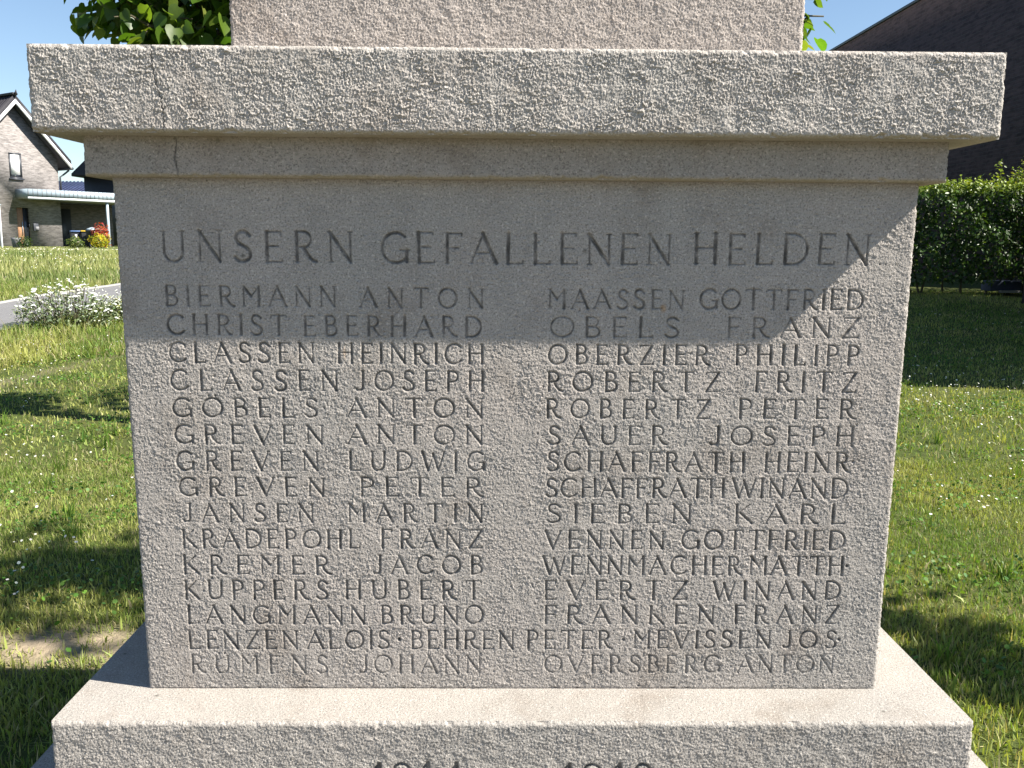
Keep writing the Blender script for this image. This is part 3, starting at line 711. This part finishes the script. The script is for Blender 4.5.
def bin_(x, y, col, lab):
    z = float(zg(x, y)); r = empty('waste_bin', (x, y, z), rad(30), lab, 'bin', 'waste bins under the carport')
    r.scale = (.72, .72, .78)
    g = Geo(); g.box(-.29, .29, -.36, .36, .07, 1.0, .05, .05); g.build('body', M_BLACK, r, bevel=.03)
    g = Geo(); g.prism([(-.32, 1.003), (.32, 1.003), (.30, 1.08), (-.30, 1.08)], -.42, .40); l = g.build('lid', col, r, bevel=.02)
    g = Geo(); g.tube([(-.26, .45, .98), (.26, .45, .98)], [.02, .02], 6); g.build('handle', M_BLACK, l)
    for sx in (-1, 1):
        g = Geo(); g.tube([(sx*.27, .30, .1), (sx*.33, .30, .1)], [.1, .1], 12); g.build('wheel', M_BLACK, r)
    return r
b1 = bin_(-21.18, 44.2, M_BLUE, 'black wheeled waste bin with a blue lid in front of the dark side door')
g = Geo(); g.box(-.05, .09, -.372, -.362, .62, .84); g.build('sticker', M_WHITE, b1)
bin_(-20.72, 44.3, M_YELL, 'black wheeled waste bin with a yellow lid beside the blue-lidded one')
po = empty('planter_tub', (-20.15, 43.8, float(zg(-20.15, 43.8))+.0), 0, 'round dark planter tub on a low stand between the bins and the red shrub', 'planter')
g = Geo(); g.tube([(0, 0, .32), (0, 0, .36), (0, 0, .82), (0, 0, .86)], [.20, .24, .30, .31], 16); g.build('tub', M_BLACK, po)
g = Geo(); g.tube([(0, 0, .863), (0, 0, .94), (0, 0, 1.0)], [.30, .22, .05], 12); g.build('lid', M_ZINC, po)
for a in (0, 2.1, 4.2):
    g = Geo(); g.tube([(.2*math.cos(a), .2*math.sin(a), -.03), (.16*math.cos(a), .16*math.sin(a), .318)], [.025, .025], 6); g.build('leg', M_BLACK, po)
ps = empty('garden_post', (-23.62, 42, float(zg(-23, 42))), 0, 'slim white garden post standing left of the house door', 'post')
g = Geo(); g.box(-.035, .035, -.035, .035, -.2, 2.0); g.build('shaft', M_WHITE, ps, bevel=.008)
g = Geo(); g.box(-.07, .07, -.07, .07, 2.003, 2.05); g.build('cap', M_ZINC, ps, bevel=.01)
bl = empty('flower_pot', (-22.95, 42, float(zg(-23, 42))), 0, 'small grey pot in the long grass beside the white post', 'pot')
g = Geo(); g.tube([(0, 0, -.05), (0, 0, .42), (0, 0, .5), (0, 0, .5)], [.15, .2, .22, .19], 14); g.build('pot', M_POT, bl)

# low bluish block with a pale edge showing under the hedge
sb = empty('garden_block', (7.80, 12.72, float(zg(7.6, 12.6))), 0, 'low bluish block with a pale front edge under a gap in the hedge', 'block')
g = Geo(); g.box(-.22, .26, 0, .3, .06, .22); g.build('block', M_SLAB, sb, bevel=.01)
g = Geo(); g.box(-.10, .22, -.10, -.003, .04, .075); g.build('edging', M_PALE, sb, bevel=.006)

# ------------------------------------------------------------------ foliage
def basis(n, t):
    n = n/np.linalg.norm(n, axis=1)[:, None]
    t = t-(t*n).sum(1)[:, None]*n; t /= np.linalg.norm(t, axis=1)[:, None]+1e-9
    return n, t, np.cross(t, n)

# outline: x across, y along, z lift
LEAF_HEART = (np.array([(0, 0, 0), (0, .5, -.03), (0, 1.05, -.10), (.26, -.08, .05), (.46, .14, .10), (.48, .42, .09), (.33, .70, .02), (.13, .90, -.05), (-.26, -.08, .05), (-.46, .14, .10), (-.48, .42, .09), (-.33, .70, .02), (-.13, .90, -.05)]),
              [(0, 3, 4, 5, 1), (1, 5, 6, 7, 2), (8, 0, 1, 10, 9), (10, 1, 2, 12, 11)])
LEAF_OVAL = (np.array([(0, 0, 0), (0, .5, -.02), (0, 1., -.08), (.22, .22, .05), (.27, .5, .05), (.17, .8, -.01), (-.22, .22, .05), (-.27, .5, .05), (-.17, .8, -.01)]),
             [(0, 3, 4, 1), (1, 4, 5, 2), (6, 0, 1, 7), (7, 1, 2, 8)])
LEAF_DISC = (np.array([(.5*math.cos(a), .5*math.sin(a), 0) for a in np.linspace(0, 2*math.pi, 7)[:-1]]), [(0, 1, 2, 3, 4, 5)])
def leaves(name, c, size, nrm, tip, tint, mat, parent=None, base=LEAF_OVAL, smooth=False):
    bv, bf = base; k = len(bv); n_, t_, b_ = basis(nrm, tip); n = len(c)
    v = c[:, None, :]+size[:, None, None]*(bv[None, :, 0:1]*b_[:, None]+bv[None, :, 1:2]*t_[:, None]+bv[None, :, 2:3]*n_[:, None])
    fl = np.concatenate([np.array(f) for f in bf]); tt = np.array([len(f) for f in bf])
    loops = (fl[None, :]+(np.arange(n)*k)[:, None]).reshape(-1)
    return mesh_np(name, v.reshape(-1, 3), loops, np.tile(tt, n), mat, parent, smooth, {'tint': np.repeat(tint, k, 0)})
def rn(n, s=1): return RNG.normal(0, s, (n, 3))
def tints(n, cols, w=None, jit=.15):
    c = np.array(cols)[RNG.choice(len(cols), n, p=w)]
    return np.clip(c*(1+RNG.normal(0, jit, (n, 1)))*(1+RNG.normal(0, jit*.4, (n, 3))), .004, 1)

def tree(x, y, hb, ht, rad_, nleaf, lab, seed, trunk=.075, sq=1., fill=.55, leafsize=.10, group='lime trees beside the memorial', lean=(0, 0)):
    R_ = np.random.default_rng(seed); z0 = float(zg(x, y))
    t = empty('lime_tree', (x, y, z0), 0, lab, 'tree', group)
    g = Geo()
    g.tube([(0, 0, -.2), (.01, 0, .15), (.02, .01, hb*.6), (.0, .02, hb), (.03, 0, (hb+ht)/2), (.0, .0, ht-.5)], [trunk*1.5, trunk*1.1, trunk*.95, trunk*.85, trunk*.5, trunk*.12], 10)
    g.build('trunk', M_BARK, t, smooth=True)
    lb = Geo(); anchors = []
    hc = (ht-hb)/2
    for i in range(30):
        u = (i+.5)/30; h0 = hb*.88+(ht-hb)*u*.85
        a = i*2.4+R_.uniform(-.3, .3); prof = math.sin(math.pi*min(1, max(.12, (u*.9+.16))))**.6
        L = rad_*prof*R_.uniform(.68, .9); rise = R_.uniform(.0, .45)*L
        p = [np.array((0, 0, h0)), np.array((math.cos(a)*L*.4, math.sin(a)*L*.4*sq, h0+rise*.6)), np.array((math.cos(a)*L*.75, math.sin(a)*L*.75*sq, h0+rise*.9)), np.array((math.cos(a)*L, math.sin(a)*L*sq, h0+rise*.8))]
        lb.tube(p, [trunk*.32, trunk*.2, trunk*.11, .005], 6)
        for j in range(9):
            f = R_.uniform(.25, 1); q = np.array([np.interp(f, [0, .4, .75, 1], [p[m_][d] for m_ in range(4)]) for d in range(3)])
            d = R_.normal(0, 1, 3); d[2] = d[2]*.5-.15; d /= np.linalg.norm(d); l = R_.uniform(.2, .5)*rad_*.5
            e = q+d*l; lb.tube([q, q+d*l*.5+(0, 0, .03), e], [.010, .007, .003], 4, False)
            for k in range(4): anchors.append(q+d*l*(.3+.7*(k+1)/4))
    lb.build('limb', M_TWIG, t)
    A = np.array(anchors); idx = R_.integers(0, len(A), nleaf)
    c = A[idx]+R_.normal(0, .07, (nleaf, 3))
    q = R_.normal(0, 1, (nleaf, 3)); q /= np.linalg.norm(q, axis=1)[:, None]; q *= R_.uniform(.2, 1, (nleaf, 1))**.5
    lump = .75+.4*np.sin(q[:, 0]*6+q[:, 2]*4+seed)*np.sin(q[:, 1]*5+q[:, 2]*7+1)
    c2 = q*np.array([rad_, rad_*sq, hc])*.96+np.array([0, 0, hb+hc]); m2 = (R_.random(nleaf) < fill) & (R_.random(nleaf) < lump); c[m2] = c2[m2]
    inside = ((c[:, 0]/rad_)**2+(c[:, 1]/(rad_*sq))**2 < 1.02) & (c[:, 2] > hb-.25+.12*np.sin(c[:, 0]*6+seed))
    inside &= (c[:, 0] > -.80*rad_) | (c[:, 2] > hb+.22)
    c = c[inside]; nleaf = len(c)
    out = c-np.array([0, 0, (hb+ht)/2]); out /= np.linalg.norm(out, axis=1)[:, None]
    nrm = out*.6+np.array([0, 0, .75])+R_.normal(0, .55, (nleaf, 3)); tip = out*.6+np.array([0, 0, -.7])+R_.normal(0, .4, (nleaf, 3))
    size = leafsize*R_.uniform(.6, 1.2, nleaf)
    leaves('foliage', c, size, nrm, tip, tints(nleaf, [(.085, .15, .018), (.06, .11, .02), (.14, .205, .028), (.22, .26, .05)], [.45, .3, .18, .07]), M_LEAF, t, LEAF_HEART)
    return t
tree(-1.93, 4.75, 2.08, 4.9, 1.12, 6200, 'lime tree behind the memorial to its left, crown of broad leaves above the slab', 5, .075, .5)
tree(1.08, 4.9, 2.25, 4.1, 1.14, 3200, 'lime tree behind the memorial to its right, almost hidden by the upper shaft', 8, .07, .55)
tree(3.7, .75, 2.1, 6.7, .66, 1900, 'slender young lime tree with a narrow crown on the lawn right of the memorial', 12, .05)

# hedge
hg = empty('hedge', (7.6, 12.9, float(zg(7.6, 12.5))), 0, 'clipped dark green hornbeam hedge with bright young shoots along its top', 'hedge')
def hedge():
    n = 26000; L0, L1, Hh, Dp = -3.2, 3.2, 1.66, .62
    x = RNG.uniform(L0, L1, n); u = RNG.random(n)
    fr_ = RNG.random(n)
    y = np.where(fr_ < .62, -Dp+np.abs(RNG.normal(0, .13, n)), RNG.uniform(-Dp, Dp, n))
    z = RNG.uniform(.10, 1, n)**.9*Hh
    top = fr_ > .84
    z = np.where(top, Hh+RNG.normal(0, .05, n), z)
    bulge = .05*np.sin(x*3.1+1)+.07*np.sin(x*9.3+z*6)*np.sin(z*8-x*3)+.06*np.sin(z*7+x*4.7)+.05*np.sin(x*23+z*5)*np.sin(z*19+x*3)
    y = y+bulge*(y < 0)
    z = z*(1+.02*np.sin(x*5.3)+.015*np.sin(x*11+2))
    hole = (np.abs(x-.2) < .27) & (z < .27) & (y < -.1) & (RNG.random(n) < .93)
    keep = ~hole & ~((z < .16) & (RNG.random(n) < .4))
    c = np.stack([x, y, z], 1)[keep]; k = len(c)
    o_ = np.where((c[:, 1] < -.2)[:, None], np.array([0, -1., .15]), np.array([0, 0., .5]))+np.where((c[:, 2] > Hh-.12)[:, None], np.array([0, 0, 1.]), 0)
    nrm = o_*.55+np.array([0, 0, .25])+rn(k, .75); tip = np.array([0, -.35, -.45])+rn(k, .7)
    young = np.clip((c[:, 2]-Hh+.16)/.16, 0, 1)[:, None]*RNG.uniform(.3, 1, (k, 1))
    col = tints(k, [(.036, .078, .016), (.054, .105, .020), (.022, .05, .012), (.12, .17, .04)], [.4, .3, .2, .1])
    col = col*(1-young)+np.array([.24, .31, .03])*young
    leaves('foliage', c, .062*RNG.uniform(.65, 1.3, k), nrm, tip, col, M_HEDGE, hg)
    # young shoots standing above the cut
    cs, ts, ss = [], [], []
    sg = Geo()
    for i in range(190):
        x0 = RNG.uniform(L0, L1); big = (-.05 < x0 < .9) and RNG.random() < .8
        h = RNG.uniform(.08, .22) if not big else RNG.uniform(.2, .48)
        p0 = np.array([x0, RNG.uniform(-.5, .3), Hh-.06]); d = np.array([RNG.normal(0, .22), RNG.normal(0, .2), 1.]); d /= np.linalg.norm(d)
        sg.tube([p0, p0+d*h], [.004, .002], 4, False)
        for j in range(int(5+h*38)):
            f = RNG.uniform(.1, 1.02); cs.append(p0+d*h*f+RNG.normal(0, .018, 3)); a = RNG.uniform(0, 6.28); ts.append((math.cos(a), math.sin(a), RNG.uniform(-.2, .5))); ss.append(.055*RNG.uniform(.5, 1.1))
    for i in range(46):
        x0 = RNG.uniform(L0, L1); sg.tube([(x0, RNG.uniform(-.3, .2), -.1), (x0+RNG.normal(0, .05), RNG.uniform(-.3, .2), .5), (x0+RNG.normal(0, .1), RNG.uniform(-.4, .2), 1.4)], [.02, .015, .006], 5, False)
    sg.build('stems', M_TWIG, hg)
    cs = np.array(cs); k = len(cs)
    leaves('young_shoots', cs, np.array(ss), np.array([0, -.2, .8])+rn(k, .4), np.array(ts), tints(k, [(.24, .30, .04), (.17, .24, .035), (.24, .16, .06)], [.55, .38, .07]), M_LEAF, hg)
hedge()

def shrub(name, x, y, r, h, n, cols, w, lab, cat, size=.07, flowers=None):
    t = empty(name, (x, y, float(zg(x, y))), 0, lab, cat)
    p = rn(n, 1); p /= np.linalg.norm(p, axis=1)[:, None]; p *= RNG.uniform(.35, 1, (n, 1))**.5
    p *= 1+.25*np.sin(p[:, :1]*7+p[:, 2:]*5+x)
    c = p*np.array([r, r, h*.5])+np.array([0, 0, h*.52])
    leaves('foliage', c, size*RNG.uniform(.6, 1.3, n), p+np.array([0, 0, .4])+rn(n, .4), p+rn(n, .5), tints(n, cols, w), M_LEAF, t)
    g = Geo()
    for i in range(7): g.tube([(RNG.normal(0, r*.15), RNG.normal(0, r*.15), -.1), (RNG.normal(0, r*.35), RNG.normal(0, r*.35), h*.8)], [.012, .004], 5, False)
    g.build('stems', M_TWIG, t); return t
shrub('flowering_shrub', -19.65, 43.6, .40, 1.18, 600, [(.42, .06, .045), (.50, .16, .12), (.10, .12, .03), (.6, .35, .3)], [.5, .22, .13, .15], 'red-leaved ornamental shrub under the end of the carport canopy', 'shrub', .12)
shrub('flowering_shrub', -19.4, 42.9, .45, .72, 600, [(.60, .50, .04), (.40, .42, .05), (.12, .17, .03)], [.5, .3, .2], 'yellow flowering shrub in front of the red one by the carport post', 'shrub', .10)
shrub('small_bush', -22.45, 41.7, .30, .55, 260, [(.05, .09, .03), (.09, .13, .04)], [.5, .5], 'small rounded green bush beside the grey pot near the house door', 'bush', .10)
shrub('small_bush', -20.3, 42.3, .40, .55, 360, [(.10, .15, .04), (.20, .24, .07), (.3, .3, .2)], [.5, .35, .15], 'pale green low bush at the foot of the two waste bins', 'bush', .10)

# ---- grass: every blade is bent geometry; short mown lawn, long meadow beyond the path
def blades(x, y, h, w, col, lean=.45, sink=.01):
    n = len(x); a = RNG.uniform(0, 2*np.pi, n); la = RNG.uniform(0, 2*np.pi, n); ll = np.abs(RNG.normal(0, lean, n))*h
    z = zg(x, y)-sink; dx, dy = np.cos(a)*w/2, np.sin(a)*w/2; lx, ly = np.cos(la)*ll, np.sin(la)*ll
    hz = np.sqrt(np.maximum(h*h-ll*ll*.8, (h*.25)**2))
    v = np.empty((n, 5, 3))
    v[:, 0] = np.stack([x-dx, y-dy, z], 1); v[:, 1] = np.stack([x+dx, y+dy, z], 1)
    v[:, 2] = np.stack([x-dx*.8+lx*.35, y-dy*.8+ly*.35, z+hz*.6], 1); v[:, 3] = np.stack([x+dx*.8+lx*.35, y+dy*.8+ly*.35, z+hz*.6], 1)
    v[:, 4] = np.stack([x+lx, y+ly, z+hz], 1)
    loops = (np.array([0, 1, 3, 2, 2, 3, 4])[None, :]+(np.arange(n)*5)[:, None]).reshape(-1)
    tint = np.repeat(col[:, None, :], 5, 1)
    return v.reshape(-1, 3), loops, np.tile([4, 3], n), tint.reshape(-1, 3)
def join(parts):
    vs, ls, ts, cs = [], [], [], []; k = 0
    for v, l, t, c in parts: vs.append(v); ls.append(l+k); ts.append(t); cs.append(c); k += len(v)
    return np.concatenate(vs), np.concatenate(ls), np.concatenate(ts), np.concatenate(cs)
def patch(x, y, s, seed):
    R_ = np.random.default_rng(seed); o = 0
    for i in range(7):
        k = R_.normal(0, 1/s, 2); o = o+np.sin(k[0]*x+k[1]*y+R_.uniform(0, 6.28))
    return o/7*1.6
pfx = lambda y: np.interp(y, pf[:, 1], pf[:, 0]); pnx = lambda y: np.interp(y, pn[:, 1], pn[:, 0])
def ok(x, y):
    m_ = ~((np.abs(x) < .803) & (y > -.253) & (y < 1.103))
    m_ &= ~((x > pfx(y)-.02) & (x < pnx(y)+.06))
    m_ &= ~((np.abs(x) < 5.55) & (y < -.57))
    m_ &= ~((x > 7.3) & (x < 13) & (y > 5.4) & (y < 11.5))
    m_ &= ~((np.abs(x-7.8) < .3) & (y > 12.2) & (y < 12.8))
    return m_
def wedge(n, d0, d1, a0, a1):
    d = np.sqrt(RNG.uniform(d0*d0, d1*d1, n)); s_ = np.where(RNG.random(n) < .5, -1, 1)
    return s_*d*RNG.uniform(a0, a1, n), d-1.275
def lawncol(x, y, n):
    p = np.clip(.5+.5*patch(x, y, .35, 3)+.35*patch(x, y, .12, 4)+RNG.normal(0, .22, n), 0, 1)[:, None]
    g1, g2 = np.array([.155, .25, .045]), np.array([.43, .435, .14])
    c = g1*(1-p)+g2*p
    dry = (RNG.random(n) < .16+.16*np.clip(patch(x, y, .3, 9), 0, 1))
    c[dry] = np.array([.44, .38, .21])*RNG.uniform(.7, 1.1, (dry.sum(), 1))
    return c*RNG.uniform(.55, 1.25, (n, 1))
P_ = []
for n, d0, d1, a0, a1, hm, wm in ((260000, 2.2, 5.2, .28, .95, .034, .0038), (260000, 5.2, 14.5, .30, .92, .042, .0078), (70000, 1.0, 14.5, .0, .34, .05, .012)):
    x, y = wedge(n, d0, d1, a0, a1); k = ok(x, y) & (RNG.random(n) > bare(x, y)*.93); x, y = x[k], y[k]; n = len(x)
    long_ = (x < -2) & (y > 7.2+.3*np.sin(x*3))
    tuft = np.clip(patch(x, y, .10, 21)-.35, 0, 1)
    h = hm*RNG.uniform(.5, 1.25, n)*(1+1.1*tuft)*np.where(long_, 2.9, 1); w = wm*RNG.uniform(.6, 1.3, n)
    P_.append(blades(x, y, h, w, lawncol(x, y, n), .95))
x = RNG.uniform(-7, 7, 70000); y = RNG.uniform(-4, 2.2, 70000); k = ok(x, y) & (RNG.random(len(x)) > bare(x, y)*1.05); x, y = x[k], y[k]; n = len(x)
P_.append(blades(x, y, .05*RNG.uniform(.5, 1.3, n), .010*RNG.uniform(.6, 1.3, n), lawncol(x, y, n), .8))
x = RNG.uniform(.8, 2.2, 50000)*np.where(RNG.random(50000) < .5, -1, 1); y = RNG.uniform(-.4, 1.7, 50000); k = ok(x, y) & (RNG.random(len(x)) > bare(x, y)*1.05); x, y = x[k], y[k]; n = len(x)
P_.append(blades(x, y, .042*RNG.uniform(.5, 1.4, n), .0045*RNG.uniform(.6, 1.3, n), lawncol(x, y, n), .9))
# tufts left standing round the foot of the memorial and in the lawn
cx_ = np.concatenate([RNG.uniform(.83, .93, 50)*np.where(RNG.random(50) < .5, -1, 1), RNG.uniform(-3.5, -1.0, 26), RNG.uniform(1.2, 4, 30)])
cyy = np.concatenate([RNG.uniform(-.2, 1.3, 50), RNG.uniform(1.5, 6, 26), RNG.uniform(1.2, 6, 30)])
x = np.repeat(cx_, 26)+RNG.normal(0, .022, 26*len(cx_)); y = np.repeat(cyy, 26)+RNG.normal(0, .022, 26*len(cx_)); k = ok(x, y); x, y = x[k], y[k]; n = len(x)
P_.append(blades(x, y, RNG.uniform(.06, .15, n), RNG.uniform(.004, .008, n), tints(n, [(.10, .18, .03), (.16, .23, .045)]), .5))
v, l, t, c = join(P_)
tag(mesh_np('lawn_grass', v, l, t, M_GRASS, None, False, {'tint': c}), 'short mown green grass of the lawn round the memorial', 'grass', None, 'stuff')

# clover and plantain leaves among the grass
n = 60000; x, y = wedge(n, 2.2, 11, .30, .9); pk = patch(x, y, .16, 33)+.3*patch(x, y, .05, 34)
k = ok(x, y) & (pk > .12) & (RNG.random(n) > bare(x, y)*1.2); x, y = x[k], y[k]; n = len(x)
c = np.stack([x, y, zg(x, y)+RNG.uniform(.015, .05, n)], 1)
o = leaves('clover', c, RNG.uniform(.009, .020, n), np.array([0, 0, 1.])+rn(n, .5), rn(n, 1)*np.array([1, 1, .2]), tints(n, [(.08, .17, .025), (.13, .24, .035), (.06, .13, .03)]), M_GRASS, None, LEAF_DISC)
tag(o, 'patches of clover and plantain leaves in the lawn', 'clover', None, 'stuff')
# daisies
n = 5000; x, y = wedge(n, 2.4, 12, .30, .85); pk = patch(x, y, .5, 41)
k = ok(x, y) & (pk+RNG.normal(0, .35, n) > .12) & (bare(x, y) < .3); x, y = x[k], y[k]; n = len(x)
c = np.stack([x, y, zg(x, y)+RNG.uniform(.035, .075, n)], 1)
o = leaves('daisies', c, RNG.uniform(.008, .016, n), np.array([0, -.35, 1.])+rn(n, .3), rn(n, 1)*np.array([1, 1, .1]), tints(n, [(.78, .78, .72), (.7, .66, .6)], None, .06), M_PETAL, None, LEAF_DISC)
tag(o, 'small white daisies scattered over the lawn', 'daisies', None, 'stuff')

# meadow between the path and the houses
P_ = []
n = 170000; d = np.sqrt(RNG.uniform(10.5**2, 56**2, n)); x = -d*RNG.uniform(.28, .80, n); y = d-1.275
k = (x < pfx(np.minimum(y, 30))-.06) & (y > 4) & ~((y > 45.5) & (x > -26)); x, y, d = x[k], y[k], d[k]; n = len(x)
p = np.clip(.5+.6*patch(x, y, 1.6, 51)+.3*patch(x, y, .5, 52)+RNG.normal(0, .2, n), 0, 1)[:, None]
col = (np.array([.18, .235, .07])*(1-p)+np.array([.41, .41, .17])*p)*RNG.uniform(.75, 1.2, (n, 1))
sd = RNG.random(n) < .10; col[sd] = np.array([.46, .42, .24])*RNG.uniform(.8, 1.1, (sd.sum(), 1))
tall = np.clip((y-8)/14, 0.25, 1)
hh = np.minimum(RNG.uniform(.14, .42, n)*tall*(1+.35*patch(x, y, 1.1, 53)), np.where(d > 18, np.maximum(.07, .64-.0085*d-zg(x, y))*RNG.uniform(.5, 1.15, n), 9))
P_.append(blades(x, y, hh, .0011*d*RNG.uniform(.5, 1.3, n), col, .42))
v, l, t, c = join(P_)
tag(mesh_np('meadow_grass', v, l, t, M_GRASS, None, False, {'tint': c}), 'long yellow-green meadow grass between the path and the houses', 'grass', None, 'stuff')
n = 2600; d = RNG.uniform(12, 50, n); x = -d*RNG.uniform(.30, .75, n); y = d-1.275; pk = patch(x, y, 2, 61)
k = (x < pfx(np.minimum(y, 30))-.1) & (pk+RNG.normal(0, .4, n) > .1) & ~((y > 44) & (x > -26)); x, y, d = x[k], y[k], d[k]; n = len(x)
c = np.stack([x, y, zg(x, y)+np.minimum(RNG.uniform(.18, .42, n), np.where(d > 18, np.maximum(.05, .62-.0085*d-zg(x, y)), 9))], 1)
o = leaves('meadow_flowers', c, .0009*d*RNG.uniform(.6, 1.5, n), np.array([.1, -.6, .8])+rn(n, .3), rn(n, 1), tints(n, [(.78, .78, .72), (.72, .68, .5)], None, .06), M_PETAL, None, LEAF_DISC)
tag(o, 'white wild flowers in the long meadow grass', 'wildflowers', None, 'stuff')

# clumps of white umbels beside the path
def umbel(x, y, r, h, nl, nf, lab):
    t = empty('wildflower_clump', (x, y, float(zg(x, y))), 0, lab, 'wildflowers')
    a = RNG.uniform(0, 6.28, nl); q = np.sqrt(RNG.random(nl))*r; top = h*np.sqrt(np.maximum(1-(q/r)**2*.8, .1))
    c = np.stack([np.cos(a)*q, np.sin(a)*q*.6, RNG.uniform(.02, .85, nl)*top], 1)
    leaves('foliage', c, RNG.uniform(.018, .05, nl), np.array([0, -.2, .8])+rn(nl, .6), rn(nl), tints(nl, [(.17, .22, .11), (.22, .26, .15), (.11, .15, .07)]), M_GRASS, t)
    a = RNG.uniform(0, 6.28, nf); q = np.sqrt(RNG.random(nf))*r; top = h*np.sqrt(np.maximum(1-(q/r)**2*.8, .1))
    e = np.stack([np.cos(a)*q, np.sin(a)*q*.6, top*RNG.uniform(.5, 1.08, nf)], 1)
    g = Geo()
    for p in e: g.tube([(p[0]*.6, p[1]*.6, 0), p], [.004, .003], 4, False)
    g.build('stems', M_TWIG, t)
    for p in e:
        n1, R1 = 9, RNG.uniform(.014, .034); vv = [p+np.array((0, 0, .004))]; tl_ = RNG.normal(0, .25, 2)
        for q_ in (.55, 1.):
            for b in range(n1):
                th_ = 6.2832*(b+RNG.uniform(-.3, .3))/n1; rr_ = R1*q_*RNG.uniform(.65, 1.2)
                ox, oy = rr_*math.cos(th_), rr_*math.sin(th_); vv.append(p+np.array((ox, oy, ox*tl_[0]+oy*tl_[1]-.3*rr_*q_+RNG.uniform(-.006, .006))))
        gg = Geo(); gg.add(vv, [(0, 1+b, 1+(b+1) % n1) for b in range(n1)]+[(1+b, 1+n1+b, 1+n1+(b+1) % n1, 1+(b+1) % n1) for b in range(n1)], tints(1, [(.74, .76, .72), (.66, .68, .62)], None, .06)[0])
        gg.build('flower_head', M_PETAL, t)
    nt = nf*5; a = RNG.uniform(0, 6.28, nt); q = np.sqrt(RNG.random(nt))*r*1.05; top = h*np.sqrt(np.maximum(1-(q/r)**2*.8, .1))
    e = np.stack([np.cos(a)*q, np.sin(a)*q*.6, top*RNG.uniform(.35, 1.12, nt)], 1)
    tag(leaves('florets', e, RNG.uniform(.010, .022, nt), np.array([0, -.5, .9])+rn(nt, .4), rn(nt), tints(nt, [(.62, .64, .58), (.42, .46, .34)], None, .06), M_PETAL, t, LEAF_DISC), kind='stuff')
umbel(-4.97, 9.05, .60, .54, 1900, 98, 'broad clump of white flowering umbels hiding the near edge of the path')
umbel(-4.36, 9.45, .36, .42, 1200, 55, 'smaller thinner clump of white umbels next to the corner of the stone block')
